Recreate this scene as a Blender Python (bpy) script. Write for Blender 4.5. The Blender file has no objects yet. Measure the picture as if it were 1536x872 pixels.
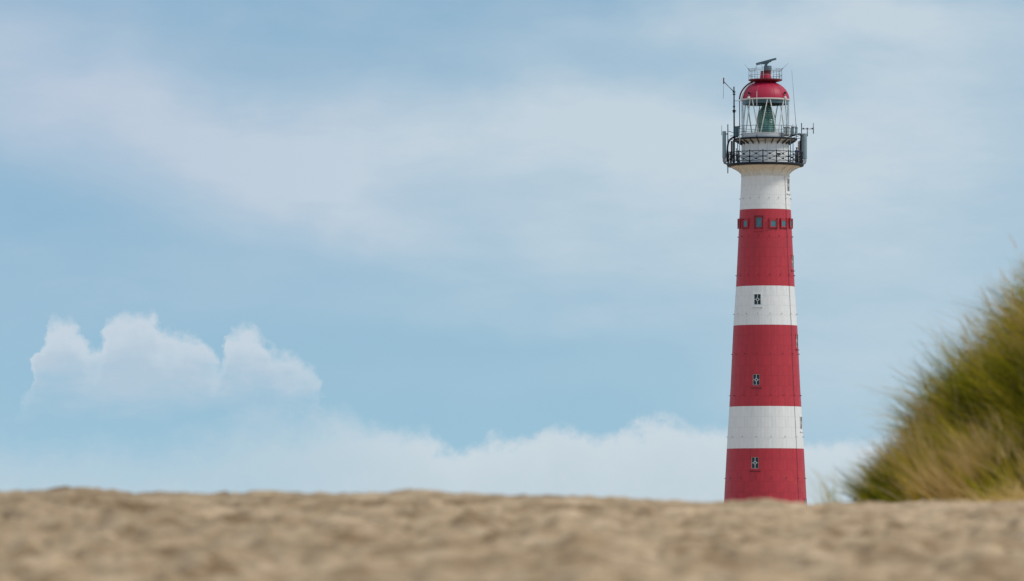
import bpy, bmesh, math, random
import numpy as np
from mathutils import Vector, Matrix, noise as mnoise

random.seed(7)
rng = np.random.default_rng(11)
sc = bpy.context.scene
col = sc.collection
R = math.radians

# ---------------------------------------------------------------- camera
# level camera, lens shifted upwards: a pixel (px,py) of the 1536 wide photograph is the
# direction ((px-768)/F, 1, (HY-py)/F)
F, HY = 8000.0, 800.0
cam_d = bpy.data.cameras.new('camera'); cam = bpy.data.objects.new('camera', cam_d); col.objects.link(cam)
cam_d.sensor_width = 36.0; cam_d.sensor_fit = 'HORIZONTAL'
cam_d.lens = F / 1536 * 36.0
cam_d.shift_y = (HY - 436) / 1536
cam_d.clip_start = 0.1; cam_d.clip_end = 30000
cam.location = (0, 0, 0); cam.rotation_euler = (R(90), 0, 0)
cam_d.dof.use_dof = True; cam_d.dof.focus_distance = 590.0; cam_d.dof.aperture_fstop = 6.3
cam_d.dof.aperture_blades = 0
sc.camera = cam

# ---------------------------------------------------------------- world: Nishita sky with clouds
SUN_EL, SUN_AZ = 47.0, 108.0        # azimuth clockwise from the view direction (+Y): to the right, a little behind the camera
world = bpy.data.worlds.new('World'); sc.world = world; world.use_nodes = True
nt = world.node_tree; nt.nodes.clear(); N, L = nt.nodes, nt.links
def nd(t, **kw):
    n = N.new(t)
    for k, v in kw.items(): setattr(n, k, v)
    return n
def put(sock, v):
    if hasattr(v, 'node'): L.new(v, sock)
    else: sock.default_value = v
def M_(op, a, b=None, c=None, clamp=False):
    n = nd('ShaderNodeMath', operation=op, use_clamp=clamp)
    put(n.inputs[0], a)
    if b is not None: put(n.inputs[1], b)
    if c is not None: put(n.inputs[2], c)
    return n.outputs[0]
def sstep(x, lo, hi):
    n = nd('ShaderNodeMapRange', interpolation_type='SMOOTHSTEP')
    put(n.inputs['Value'], x); put(n.inputs['From Min'], lo); put(n.inputs['From Max'], hi)
    n.inputs['To Min'].default_value = 0; n.inputs['To Max'].default_value = 1
    return n.outputs['Result']
def wnoise(vec, scale, detail=6, rough=.55, mul=(1, 1, 1), off=(0, 0, 0), dist=0):
    m = nd('ShaderNodeMapping'); L.new(vec, m.inputs['Vector'])
    m.inputs['Scale'].default_value = mul; m.inputs['Location'].default_value = off
    n = nd('ShaderNodeTexNoise'); L.new(m.outputs[0], n.inputs['Vector'])
    n.inputs['Scale'].default_value = scale; n.inputs['Detail'].default_value = detail
    n.inputs['Roughness'].default_value = rough; n.inputs['Distortion'].default_value = dist
    return n
DEG = math.degrees
def azd(px): return DEG(math.atan((px - 768) / F))
def eld(py): return DEG(math.atan((HY - py) / F))

tc = nd('ShaderNodeTexCoord'); dirv = tc.outputs['Generated']
vs = nd('ShaderNodeVectorMath', operation='SCALE'); L.new(dirv, vs.inputs[0]); vs.inputs['Scale'].default_value = 57.2958
V = vs.outputs[0]                                      # direction in degrees
sp = nd('ShaderNodeSeparateXYZ'); L.new(dirv, sp.inputs[0])
az = M_('MULTIPLY', M_('ARCTAN2', sp.outputs[0], sp.outputs[1]), 57.2958)
el = M_('MULTIPLY', M_('ARCSINE', sp.outputs[2]), 57.2958)

def warp(scale, amt_x, amt_y, detail=8, rough=.6, off=(0, 0, 0)):
    n = wnoise(V, scale, detail, rough, off=off)
    s = nd('ShaderNodeSeparateColor'); L.new(n.outputs['Color'], s.inputs[0])
    a = M_('MULTIPLY_ADD', M_('SUBTRACT', s.outputs[0], .5), amt_x, az)
    e = M_('MULTIPLY_ADD', M_('SUBTRACT', s.outputs[1], .5), amt_y, el)
    return a, e
def outline(a, pts, lo=-6.0, hi=6.0, emax=6.0):
    """elevation of a cloud top as a function of azimuth"""
    n = nd('ShaderNodeFloatCurve'); c = n.mapping.curves[0]
    t = M_('DIVIDE', M_('SUBTRACT', a, lo), hi - lo, clamp=True)
    P = [((azd(px) - lo) / (hi - lo), eld(py) / emax) for px, py in pts]
    c.points[0].location = P[0]; c.points[1].location = P[-1]
    for p in P[1:-1]: c.points.new(*p)
    for p in c.points: p.handle_type = 'AUTO'
    n.mapping.use_clip = False; n.mapping.update()
    L.new(t, n.inputs['Value'])
    return M_('MULTIPLY', n.outputs['Value'], emax)

# high thin veil: streaks seen obliquely, softened by noise
a1, e1 = warp(.55, 1.6, 1.1, 4, .5, (3.1, 0, 7.7))
def streak(px, py, length, width, ang, s):
    ca, sa = math.cos(R(ang)), math.sin(R(ang))
    dx = M_('SUBTRACT', a1, azd(px)); dy = M_('SUBTRACT', e1, eld(py))
    u = M_('MULTIPLY_ADD', dx, ca, M_('MULTIPLY', dy, sa)); v = M_('MULTIPLY_ADD', dy, ca, M_('MULTIPLY', dx, -sa))
    k = .00716
    q = M_('ADD', M_('POWER', M_('ABSOLUTE', M_('DIVIDE', u, length * k)), 2.0), M_('POWER', M_('ABSOLUTE', M_('DIVIDE', v, width * k)), 2.0))
    return M_('MULTIPLY', M_('EXPONENT', M_('MULTIPLY', q, -1.0)), s)
STREAKS = [(150, 165, 300, 95, -6, .50), (330, 225, 200, 55, -20, .22), (520, 298, 175, 52, -27, .42), (40, 40, 190, 80, 0, .30), (640, 190, 330, 62, 0, .36),
           (1280, 30, 430, 50, 2, .55), (1400, 215, 400, 120, 2, .36), (990, 290, 520, 150, 0, .50), (1370, 470, 330, 120, 0, .40),
           (760, 470, 230, 26, -4, .14), (400, 455, 300, 40, 0, .10), (700, 560, 300, 40, 0, .08), (985, 195, 250, 55, 0, .32), (1420, 90, 300, 90, 0, .34), (1310, 590, 240, 75, 0, .34), (290, 300, 170, 40, -12, .18)]
vn = wnoise(V, .42, 6, .55, mul=(.55, .55, 1.5), off=(5.3, 1.0, 2.2), dist=.3).outputs['Fac']
vf = wnoise(V, 1.5, 7, .6, mul=(.5, .5, 1.6), off=(1.3, 4.0, 9.2), dist=.2).outputs['Fac']
veil = M_('MULTIPLY', sstep(vn, .40, .78), .24)
veil = M_('ADD', veil, .07)
over = M_('MULTIPLY', sstep(vn, .22, .60), M_('MULTIPLY', sstep(el, 6.5, 20.0), .85))     # unseen thin cloud sheet overhead, added to lift the sky fill; broken towards the horizon
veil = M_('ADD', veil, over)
for s in STREAKS: veil = M_('ADD', veil, streak(*s))
veil = M_('MULTIPLY', veil, M_('MULTIPLY_ADD', vf, .8, .6))
veil = M_('MINIMUM', veil, .9)

# cumulus row low on the left, soft underside
a2, e2 = warp(3.6, .44, .40, 8, .56, (1.7, 0, 3.3))
CUM = [(-180, 650), (-10, 640), (36, 590), (54, 520), (66, 487), (82, 480), (105, 484), (125, 508), (146, 516), (158, 476), (190, 468), (228, 474), (243, 498),
       (288, 497), (315, 517), (330, 548), (342, 497), (368, 488), (398, 500), (412, 520), (450, 540), (476, 562), (500, 640), (620, 690), (1700, 700)]
hc = outline(a2, CUM)
fine = wnoise(V, 5.5, 7, .6, off=(0, 0, 1.1)).outputs['Fac']
dc = M_('ADD', M_('SUBTRACT', hc, e2), M_('MULTIPLY', M_('SUBTRACT', fine, .5), .30))
low = M_('MULTIPLY_ADD', M_('SUBTRACT', vf, .5), 1.1, e2)
m_c = M_('MULTIPLY', sstep(dc, -.05, .16), M_('MULTIPLY', sstep(low, eld(648), eld(510)), .90))
m_c = M_('MULTIPLY', m_c, M_('MULTIPLY_ADD', fine, .5, .72), clamp=True)
# cloud bank along the horizon, all round
a3, e3 = warp(1.35, .8, .55, 9, .6, (8.2, 0, .4))
BANK = [(-150, 645), (0, 640), (150, 645), (290, 630), (400, 602), (480, 600), (520, 604), (560, 622), (640, 634), (690, 668), (745, 652), (800, 650), (824, 624), (850, 628),
        (900, 650), (960, 628), (1000, 624), (1060, 634), (1150, 640), (1260, 652), (1350, 640), (1450, 650), (1700, 640)]
hb = outline(a3, BANK)
side = sstep(M_('ABSOLUTE', az), 5.6, 9.0)             # beyond the outline the bank goes on as noise
hb = M_('MULTIPLY_ADD', M_('MULTIPLY', M_('SUBTRACT', wnoise(V, .35, 3, .5).outputs['Fac'], .5), side), 2.0, hb)
db = M_('ADD', M_('SUBTRACT', hb, e3), M_('MULTIPLY', M_('SUBTRACT', fine, .5), .30))
crisp = sstep(az, -3.2, -.4)
soft = M_('MULTIPLY_ADD', M_('SUBTRACT', 1.0, crisp), .55, .20)
m_b = sstep(db, -.03, soft)
m_b = M_('MULTIPLY', m_b, M_('MULTIPLY_ADD', crisp, .36, .58))
m_b = M_('MULTIPLY', m_b, M_('MULTIPLY_ADD', fine, .36, .80), clamp=True)

sky = nd('ShaderNodeTexSky', sky_type='NISHITA'); sky.sun_disc = False
sky.sun_elevation = R(SUN_EL); sky.sun_rotation = R(SUN_AZ); sky.air_density = 1.3; sky.dust_density = 0; sky.ozone_density = 4.5
svm = nd('ShaderNodeMapping'); L.new(dirv, svm.inputs['Vector'])         # clear marine air: the pale horizon band is left to the clouds
svm.inputs['Scale'].default_value = (1, 1, .9); svm.inputs['Location'].default_value = (0, 0, .175)
svn = nd('ShaderNodeVectorMath', operation='NORMALIZE'); L.new(svm.outputs[0], svn.inputs[0]); L.new(svn.outputs[0], sky.inputs['Vector'])
bg = nd('ShaderNodeBackground'); tint = nd('ShaderNodeMix', data_type='RGBA', blend_type='MULTIPLY'); tint.inputs[0].default_value = 1.0
L.new(sky.outputs[0], tint.inputs[6]); tint.inputs[7].default_value = (.99, 1.07, .98, 1)
L.new(tint.outputs[2], bg.inputs['Color']); bg.inputs['Strength'].default_value = .12
def cloud_bg(color):
    b = nd('ShaderNodeBackground'); b.inputs['Color'].default_value = (*color, 1); b.inputs['Strength'].default_value = 1.0
    return b.outputs[0]
def cloud_two(f, c0, c1):
    m = nd('ShaderNodeMix', data_type='RGBA'); put(m.inputs[0], f); m.inputs[6].default_value = (*c0, 1); m.inputs[7].default_value = (*c1, 1)
    b = nd('ShaderNodeBackground'); L.new(m.outputs[2], b.inputs['Color']); return b.outputs[0]
def mixs(f, a, b):
    m = nd('ShaderNodeMixShader'); put(m.inputs[0], f); L.new(a, m.inputs[1]); L.new(b, m.inputs[2]); return m.outputs[0]
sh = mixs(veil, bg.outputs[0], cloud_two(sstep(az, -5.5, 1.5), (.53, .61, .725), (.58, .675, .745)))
sh = mixs(m_c, sh, cloud_two(sstep(M_('MULTIPLY_ADD', fine, .5, dc), .15, .85), (.63, .705, .77), (.50, .60, .70)))
sh = mixs(m_b, sh, cloud_two(sstep(M_('MULTIPLY_ADD', fine, .5, db), .2, 1.0), (.62, .70, .755), (.56, .655, .715)))
wo = nd('ShaderNodeOutputWorld'); L.new(sh, wo.inputs['Surface'])

# ---------------------------------------------------------------- sun (veiled) and exposure
sd = bpy.data.lights.new('sun', 'SUN'); sd.energy = 1.75; sd.angle = R(12); sd.color = (1.0, .95, .87)
sun = bpy.data.objects.new('sun', sd); col.objects.link(sun)
sv = Vector((math.sin(R(SUN_AZ)) * math.cos(R(SUN_EL)), math.cos(R(SUN_AZ)) * math.cos(R(SUN_EL)), math.sin(R(SUN_EL))))
sun.rotation_euler = sv.to_track_quat('Z', 'Y').to_euler()
vset = sc.view_settings
vset.view_transform = 'Standard'; vset.look = 'None'; vset.exposure = 0.0; vset.gamma = 1.0; vset.use_curve_mapping = False
sc.cycles.max_bounces = 8; sc.cycles.transparent_max_bounces = 24

# ---------------------------------------------------------------- materials
MAT = {}
def mat(name, color, rough=.5, metal=0.0, var=0.0, scale=1.0, color2=None, bump=0.0, bscale=20, streaks=None, objvar=0.0, spec=.5):
    m = bpy.data.materials.new(name); m.use_nodes = True; t = m.node_tree; n, l = t.nodes, t.links
    b = n['Principled BSDF']; b.inputs['Base Color'].default_value = (*color, 1)
    b.inputs['Roughness'].default_value = rough; b.inputs['Metallic'].default_value = metal
    b.inputs['Specular IOR Level'].default_value = spec
    tcn = n.new('ShaderNodeTexCoord')
    src = None
    if color2 is not None:
        nz = n.new('ShaderNodeTexNoise'); nz.inputs['Scale'].default_value = scale; nz.inputs['Detail'].default_value = 6; nz.inputs['Roughness'].default_value = .6
        mp = n.new('ShaderNodeMapping'); mp.inputs['Scale'].default_value = streaks or (1, 1, 1)
        l.new(tcn.outputs['Object'], mp.inputs['Vector']); l.new(mp.outputs[0], nz.inputs['Vector'])
        r = n.new('ShaderNodeMapRange'); r.inputs['From Min'].default_value = .5 - var; r.inputs['From Max'].default_value = .5 + var
        l.new(nz.outputs['Fac'], r.inputs['Value'])
        mx = n.new('ShaderNodeMix'); mx.data_type = 'RGBA'; mx.inputs[6].default_value = (*color, 1); mx.inputs[7].default_value = (*color2, 1)
        l.new(r.outputs[0], mx.inputs[0]); src = mx.outputs[2]
    if objvar:
        oi = n.new('ShaderNodeObjectInfo'); r2 = n.new('ShaderNodeMapRange'); l.new(oi.outputs['Random'], r2.inputs['Value'])
        r2.inputs['To Min'].default_value = 1 - objvar; r2.inputs['To Max'].default_value = 1 + objvar
        hv = n.new('ShaderNodeHueSaturation'); l.new(r2.outputs[0], hv.inputs['Value'])
        if src: l.new(src, hv.inputs['Color'])
        else: hv.inputs['Color'].default_value = (*color, 1)
        src = hv.outputs[0]
    if src: l.new(src, b.inputs['Base Color'])
    if bump:
        nz2 = n.new('ShaderNodeTexNoise'); nz2.inputs['Scale'].default_value = bscale; nz2.inputs['Detail'].default_value = 4
        l.new(tcn.outputs['Object'], nz2.inputs['Vector'])
        bp = n.new('ShaderNodeBump'); bp.inputs['Strength'].default_value = bump; bp.inputs['Distance'].default_value = .02
        l.new(nz2.outputs['Fac'], bp.inputs['Height']); l.new(bp.outputs[0], b.inputs['Normal'])
    MAT[name] = m
    return m
mat('red_paint', (.55, .028, .046), .5, color2=(.42, .025, .039), var=.2, scale=1.5, streaks=(1.6, 1.6, .28), bump=.12, bscale=3, objvar=.02)
mat('dome_red', (.50, .012, .055), .5, color2=(.42, .010, .045), var=.25, scale=1.2, streaks=(1, 1, .5), bump=.06, bscale=4)
mat('mid_red', (.33, .018, .03), .5)
mat('dark_red', (.19, .010, .024), .5, color2=(.13, .008, .02), var=.25, scale=3)
mat('white_paint', (.88, .88, .87), .5, color2=(.77, .77, .75), var=.2, scale=1.5, streaks=(1.8, 1.8, .25), bump=.12, bscale=3, objvar=.012)
mat('cream_paint', (.80, .785, .74), .55, color2=(.66, .62, .54), var=.2, scale=1.4, streaks=(3, 3, .4))
mat('white_trim', (.72, .72, .70), .45)
mat('black_iron', (.008, .012, .020), .55, color2=(.02, .022, .03), var=.25, scale=5, spec=.3)
mat('rust', (.16, .06, .035), .8, color2=(.30, .20, .16), var=.25, scale=6)
mat('grey_metal', (.30, .33, .35), .45, .4, color2=(.22, .25, .27), var=.25, scale=4)
mat('dark_metal', (.07, .085, .10), .5, .3)
mat('panel_grey', (.27, .37, .40), .5, color2=(.23, .32, .36), var=.3, scale=2)
mat('radar_grey', (.085, .15, .18), .45, color2=(.07, .12, .15), var=.3, scale=2)
mat('teal_box', (.09, .20, .24), .5, color2=(.06, .13, .17), var=.3, scale=3)
mat('pale_box', (.42, .48, .48), .5)
mat('window_dark', (.008, .022, .032), .12)
mat('window_teal', (.05, .17, .21), .15, color2=(.10, .24, .27), var=.2, scale=2)
mat('curtain', (.78, .75, .70), .8)
mat('seam_red', (.26, .016, .026), .7)
mat('seam_white', (.60, .60, .58), .7)
mat('lens_glass', (.06, .19, .165), .12, color2=(.20, .40, .32), var=.2, scale=1.5, spec=.8)
mat('brass', (.30, .25, .14), .35, .8)
mat('blue_cloth', (.02, .07, .19), .8); mat('trousers', (.015, .02, .04), .8); mat('skin', (.45, .26, .19), .55); mat('hair', (.06, .035, .02), .6)
mat('boots', (.02, .018, .016), .6)
def glass_mat():
    m = bpy.data.materials.new('lantern_glass'); m.use_nodes = True; n, l = m.node_tree.nodes, m.node_tree.links
    n.clear(); o = n.new('ShaderNodeOutputMaterial'); tr = n.new('ShaderNodeBsdfTransparent'); gl = n.new('ShaderNodeBsdfGlossy')
    tr.inputs[0].default_value = (.95, .965, .96, 1); gl.inputs['Roughness'].default_value = .03
    lw = n.new('ShaderNodeLayerWeight'); lw.inputs[0].default_value = .5; fr = n.new('ShaderNodeMath'); fr.operation = 'POWER'; fr.inputs[1].default_value = 3.0; l.new(lw.outputs['Facing'], fr.inputs[0])
    mx = n.new('ShaderNodeMixShader'); l.new(fr.outputs[0], mx.inputs[0]); l.new(tr.outputs[0], mx.inputs[1]); l.new(gl.outputs[0], mx.inputs[2])
    l.new(mx.outputs[0], o.inputs[0]); MAT['lantern_glass'] = m
glass_mat()
def curtain_mat():
    m = MAT['curtain']; n, l = m.node_tree.nodes, m.node_tree.links
    tl = n.new('ShaderNodeBsdfTranslucent'); tl.inputs[0].default_value = (.85, .82, .78, 1)
    mx = n.new('ShaderNodeMixShader'); mx.inputs[0].default_value = .6
    l.new(n['Principled BSDF'].outputs[0], mx.inputs[1]); l.new(tl.outputs[0], mx.inputs[2]); l.new(mx.outputs[0], n['Material Output'].inputs[0])
curtain_mat()

# ---------------------------------------------------------------- mesh builder
class MB:
    def __init__(s): s.v, s.f, s.sm = [], [], []
    def add(s, vs_, fs, smooth=False):
        o = len(s.v); s.v += [tuple(v) for v in vs_]; s.f += [tuple(i + o for i in f) for f in fs]; s.sm += [smooth] * len(fs)
        return s
    def box(s, c, size, M=None):
        x, y, z = [k / 2 for k in size]
        vs_ = [Vector((i * x, j * y, k * z)) for i in (-1, 1) for j in (-1, 1) for k in (-1, 1)]
        if M is not None: vs_ = [M @ v for v in vs_]
        c = Vector(c)
        return s.add([v + c for v in vs_], [(0, 1, 3, 2), (4, 6, 7, 5), (0, 4, 5, 1), (2, 3, 7, 6), (0, 2, 6, 4), (1, 5, 7, 3)])
    def bar(s, p, q, w, h=None, up=(0, 0, 1)):
        p, q = Vector(p), Vector(q); d = q - p; ln = d.length
        if ln < 1e-6: return s
        d.normalize(); u = Vector(up)
        if abs(d.dot(u)) > .98: u = Vector((0, 1, 0))
        a = d.cross(u).normalized(); b = a.cross(d).normalized(); h = h or w
        vs_ = [t + a * (i * w / 2) + b * (j * h / 2) for t in (p, q) for i, j in ((-1, -1), (1, -1), (1, 1), (-1, 1))]
        return s.add(vs_, [(3, 2, 1, 0), (4, 5, 6, 7), (0, 1, 5, 4), (1, 2, 6, 5), (2, 3, 7, 6), (3, 0, 4, 7)])
    def tube(s, pts, r, n=8, caps=True):
        pts = [Vector(p) for p in pts]; rs = r if isinstance(r, (list, tuple)) else [r] * len(pts)
        vs_, fs = [], []; prev = None
        for i, p in enumerate(pts):
            d = (pts[min(i + 1, len(pts) - 1)] - pts[max(i - 1, 0)]).normalized()
            if prev is None:
                u = Vector((0, 0, 1)) if abs(d.z) < .9 else Vector((0, 1, 0)); a = d.cross(u).normalized()
            else: a = (prev - d * prev.dot(d)).normalized()
            prev = a; b = d.cross(a)
            vs_ += [p + (a * math.cos(t * 2 * math.pi / n) + b * math.sin(t * 2 * math.pi / n)) * rs[i] for t in range(n)]
        for i in range(len(pts) - 1):
            for t in range(n): fs.append((i * n + t, i * n + (t + 1) % n, (i + 1) * n + (t + 1) % n, (i + 1) * n + t))
        s.add(vs_, fs, True)
        if caps:
            s.add(vs_[:n], [tuple(range(n))[::-1]]); s.add(vs_[-n:], [tuple(range(n))])
        return s
    def lathe(s, prof, n=64, cx=0, cy=0, closed=False, a0=0, a1=360, smooth=True):
        full = abs(a1 - a0) >= 359.9; m = n if full else n + 1; k = len(prof)
        vs_ = []
        for j in range(m):
            t = R(a0 + (a1 - a0) * j / n)
            vs_ += [(cx + r * math.sin(t), cy - r * math.cos(t), z) for r, z in prof]
        fs = []
        for j in range(n):
            jn = (j + 1) % m
            for i in range(k if closed else k - 1):
                i2 = (i + 1) % k; fs.append((j * k + i, jn * k + i, jn * k + i2, j * k + i2))
        return s.add(vs_, fs, smooth)
    def build(s, name, m, parent=None, off=(0, 0, 0), bevel=0, autosm=None):
        me = bpy.data.meshes.new(name); o0 = Vector(off)
        me.from_pydata([tuple(Vector(v) - o0) for v in s.v], [], s.f)
        me.polygons.foreach_set('use_smooth', s.sm)
        me.validate(); me.update()
        bm = bmesh.new(); bm.from_mesh(me); bmesh.ops.remove_doubles(bm, verts=bm.verts, dist=1e-5)
        bmesh.ops.recalc_face_normals(bm, faces=bm.faces)
        if s.sm and any(s.sm):
            for e in bm.edges:
                if len(e.link_faces) == 2 and e.calc_face_angle(0) > R(38): e.smooth = False
        bm.to_mesh(me); bm.free()
        me.materials.append(MAT[m] if isinstance(m, str) else m)
        o = bpy.data.objects.new(name, me); col.objects.link(o)
        if parent: o.parent = parent
        return o
def tag(o, label=None, cat=None, group=None, kind=None):
    if label: o['label'] = label
    if cat: o['category'] = cat
    if group: o['group'] = group
    if kind: o['kind'] = kind
    return o

# ---------------------------------------------------------------- ground
def sm_(t): t = np.clip(t, 0, 1); return t * t * (3 - 2 * t)
def vnoise(x, y, seed):
    """value noise on numpy arrays"""
    xi, yi = np.floor(x).astype(np.int64), np.floor(y).astype(np.int64); fx, fy = x - xi, y - yi
    fx, fy = fx * fx * (3 - 2 * fx), fy * fy * (3 - 2 * fy)
    def h(i, j):
        n = (i * 374761393 + j * 668265263 + seed * 1442695041) & 0x7fffffff
        n = ((n ^ (n >> 13)) * 1274126177) & 0x7fffffff
        return ((n ^ (n >> 16)) & 0xffff) / 65535.0 - .5
    return (h(xi, yi) * (1 - fx) + h(xi + 1, yi) * fx) * (1 - fy) + (h(xi, yi + 1) * (1 - fx) + h(xi + 1, yi + 1) * fx) * fy
def fbm(x, y, seed, oct=4, gain=.5):
    t, a = 0, 1.0
    for o in range(oct): t = t + a * vnoise(x, y, seed + o); x, y, a = x * 2.03 + 5.1, y * 2.03 + 1.7, a * gain
    return t
CREST = 22.0
CR_PX = np.array([-900, -300, 0, 70, 130, 200, 300, 420, 540, 640, 700, 800, 900, 1000, 1090, 1150, 1220, 1300, 1400, 1536, 1800, 2600.])
CR_PY = np.array([742, 742, 741, 736, 734, 741, 745, 742, 744, 739, 745, 748, 751, 756, 755, 752, 758, 760, 759, 757, 755, 752.])
MCX, MCY, MRX, MRY, MH = 5.07, 31.3, 2.96, 5.2, 1.62
def mound_d(x, y): return np.sqrt(((x - MCX) / MRX) ** 2 + ((y - MCY) / MRY) ** 2)
def mound(x, y):
    d = mound_d(x, y) + .10 * fbm(x * 1.3, y * .9, 77, 3)
    return MH * np.power(np.clip((1 - d) * 1.55, 0, 1), 1.05)
def ground(x, y):
    x = np.asarray(x, float); y = np.asarray(y, float)
    px = 768 + x / CREST * F
    zc = (HY - np.interp(px, CR_PX, CR_PY)) * CREST / F
    front = -.108 + (zc + .108) * (y - 12) / (CREST - 12)
    front = np.where(y < 2, -.108 + (zc + .108) * (2 - 12) / (CREST - 12), front)
    # behind the crest: drops away on the left, runs on to the foot of the dune on the right
    right = sm_((x - .9) / .8)
    back = zc - (1 - right) * .9 * sm_((y - CREST) / 16) * 1.6 + right * (.10 * (y - CREST) / 20.0 * np.clip(1 - (y - CREST) / 60, 0, 1))
    k = sm_((y - CREST + .9) / 1.8)
    z = front * (1 - k) + np.where(y > CREST, back, zc) * k
    near = np.clip((60 - y) / 15, 0, 1)
    # trodden, wind rippled sand
    lump = .034 * fbm(x / .60, y / .9, 5, 2, .5) + .046 * fbm(x / .15, y / .22, 3, 3, .6) + .026 * fbm(x / .05, y / .07, 19, 3, .6)
    pits = -.034 * sm_((vnoise(x / .13 + 3, y / .22, 41) - .10) / .25)
    rough = lump + pits
    damp = 1.0 - .50 * sm_((y - CREST + 3.2) / 2.6)
    z = z + near * rough * damp
    z = z + mound(x, y)
    far = sm_((y - 70) / 120)
    dunes = -3.1 + 1.6 * fbm(x / 60, y / 70, 91, 4)
    z = z * (1 - far) + dunes * far
    sidef = sm_((np.abs(x) - 18) / 40) * (1 - far)
    return z * (1 - sidef) + sidef * (-.6 + 1.5 * fbm(x / 30, y / 30, 91, 3))
def axis(parts):
    out = []
    for a, b, n in parts: out += list(np.linspace(a, b, n, endpoint=False))
    return np.array(out + [parts[-1][1]])
XS = axis([(-9000, -600, 10), (-600, -60, 18), (-60, -9, 26), (-9, -2.4, 60), (-2.4, 2.6, 230), (2.6, 8, 90), (8, 60, 30), (60, 600, 22), (600, 9000, 10)])
YS = axis([(-300, -5, 14), (-5, 9, 50), (9, 24, 700), (24, 38, 170), (38, 54, 50), (54, 90, 30), (90, 700, 60), (700, 3000, 20), (3000, 14000, 10)])
GX, GY = np.meshgrid(XS, YS)
GZ = ground(GX, GY)
nx, ny = len(XS), len(YS)
co = np.stack([GX, GY, GZ], -1).reshape(-1, 3)
ii = (np.arange(ny - 1)[:, None] * nx + np.arange(nx - 1)[None, :]).reshape(-1)
quads = np.stack([ii, ii + 1, ii + nx + 1, ii + nx], -1)
def np_mesh(name, verts, loops, nper, smooth=True):
    me = bpy.data.meshes.new(name); nf = len(loops) // nper
    me.vertices.add(len(verts)); me.vertices.foreach_set('co', np.asarray(verts, np.float32).ravel())
    me.loops.add(len(loops)); me.loops.foreach_set('vertex_index', np.asarray(loops, np.int32))
    me.polygons.add(nf); me.polygons.foreach_set('loop_start', np.arange(nf, dtype=np.int32) * nper)
    me.polygons.foreach_set('use_smooth', np.full(nf, smooth))
    me.update(calc_edges=True); return me
def sand_mat():
    m = bpy.data.materials.new('sand'); m.use_nodes = True; n, l = m.node_tree.nodes, m.node_tree.links; b = n['Principled BSDF']
    b.inputs['Roughness'].default_value = .95; b.inputs['Specular IOR Level'].default_value = .15
    t = n.new('ShaderNodeTexCoord')
    def nz(s, d, r=.55):
        k = n.new('ShaderNodeTexNoise'); k.inputs['Scale'].default_value = s; k.inputs['Detail'].default_value = d; k.inputs['Roughness'].default_value = r
        l.new(t.outputs['Object'], k.inputs['Vector']); return k.outputs['Fac']
    r1 = n.new('ShaderNodeValToRGB'); l.new(nz(4.5, 7, .65), r1.inputs[0]); e = r1.color_ramp.elements
    e[0].position = .37; e[0].color = (.29, .190, .102, 1); e[1].position = .65; e[1].color = (.67, .495, .32, 1)
    k = e.new(.5); k.color = (.485, .35, .213, 1)
    r2 = n.new('ShaderNodeValToRGB'); l.new(nz(170, 4, .7), r2.inputs[0]); e = r2.color_ramp.elements
    e[0].position = .3; e[0].color = (.55, .5, .45, 1); e[1].position = .7; e[1].color = (1.25, 1.22, 1.2, 1)
    mx = n.new('ShaderNodeMix'); mx.data_type = 'RGBA'; mx.blend_type = 'MULTIPLY'; mx.inputs[0].default_value = .8
    l.new(r1.outputs[0], mx.inputs[6]); l.new(r2.outputs[0], mx.inputs[7]); # drier, paler blown sand towards one side of the ridge
    sx = n.new('ShaderNodeSeparateXYZ'); l.new(t.outputs['Object'], sx.inputs[0])
    ad = n.new('ShaderNodeMath'); ad.operation = 'MULTIPLY_ADD'; l.new(nz(.7, 3), ad.inputs[0]); ad.inputs[1].default_value = 3.0; l.new(sx.outputs[0], ad.inputs[2])
    mr = n.new('ShaderNodeMapRange'); l.new(ad.outputs[0], mr.inputs['Value'])
    for k_, v_ in (('From Min', -.5), ('From Max', 3.5), ('To Min', .89), ('To Max', 1.13)): mr.inputs[k_].default_value = v_
    hv = n.new('ShaderNodeHueSaturation'); l.new(mr.outputs[0], hv.inputs['Value']); l.new(mx.outputs[2], hv.inputs['Color'])
    l.new(hv.outputs[0], b.inputs['Base Color'])
    bp = n.new('ShaderNodeBump'); bp.inputs['Strength'].default_value = .5; bp.inputs['Distance'].default_value = .01
    l.new(nz(45, 6, .7), bp.inputs['Height']); l.new(bp.outputs[0], b.inputs['Normal'])
    MAT['sand'] = m
sand_mat()
gme = np_mesh('sand_ground', co, quads.ravel(), 4); gme.materials.append(MAT['sand'])
go = bpy.data.objects.new('sand_ground', gme); col.objects.link(go)
tag(go, 'pale brown trodden dune sand rising to a low blurred crest', 'sand', kind='structure')

# ---------------------------------------------------------------- lighthouse
PXM = 13.5; S = 1 / PXM; D = F / PXM
AX = 1148.0; X0 = (AX - 768) * S; ZB = float(ground(np.array([X0]), np.array([D]))[0]) - .15
PHI = -math.atan2(X0, D)
LM = Matrix.Translation((X0, D, ZB)) @ Matrix.Rotation(PHI, 4, 'Z')
def Z(py, d=0.0): return (HY - py) * S * (1 - d / D) - ZB      # local height of a pixel row at depth d (m) in front of the axis
def X(px): return (px - AX) * S
def thing(name, label, cat, origin=(0, 0, 0), group=None):
    o = bpy.data.objects.new(name, None); col.objects.link(o); o.empty_display_size = .3
    o.location = LM @ Vector(origin); o.rotation_euler = (0, 0, PHI)
    o['off'] = tuple(origin); return tag(o, label, cat, group)
def part(mb, name, m, t): return mb.build(name, m, t, off=t['off'])
def ring(theta, r, z): t = R(theta); return (r * math.sin(t), -r * math.cos(t), z)
def spin(src, theta, parent):
    c = src.copy(); col.objects.link(c); c.parent = parent; c.rotation_euler = (0, 0, R(theta)); return c

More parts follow.
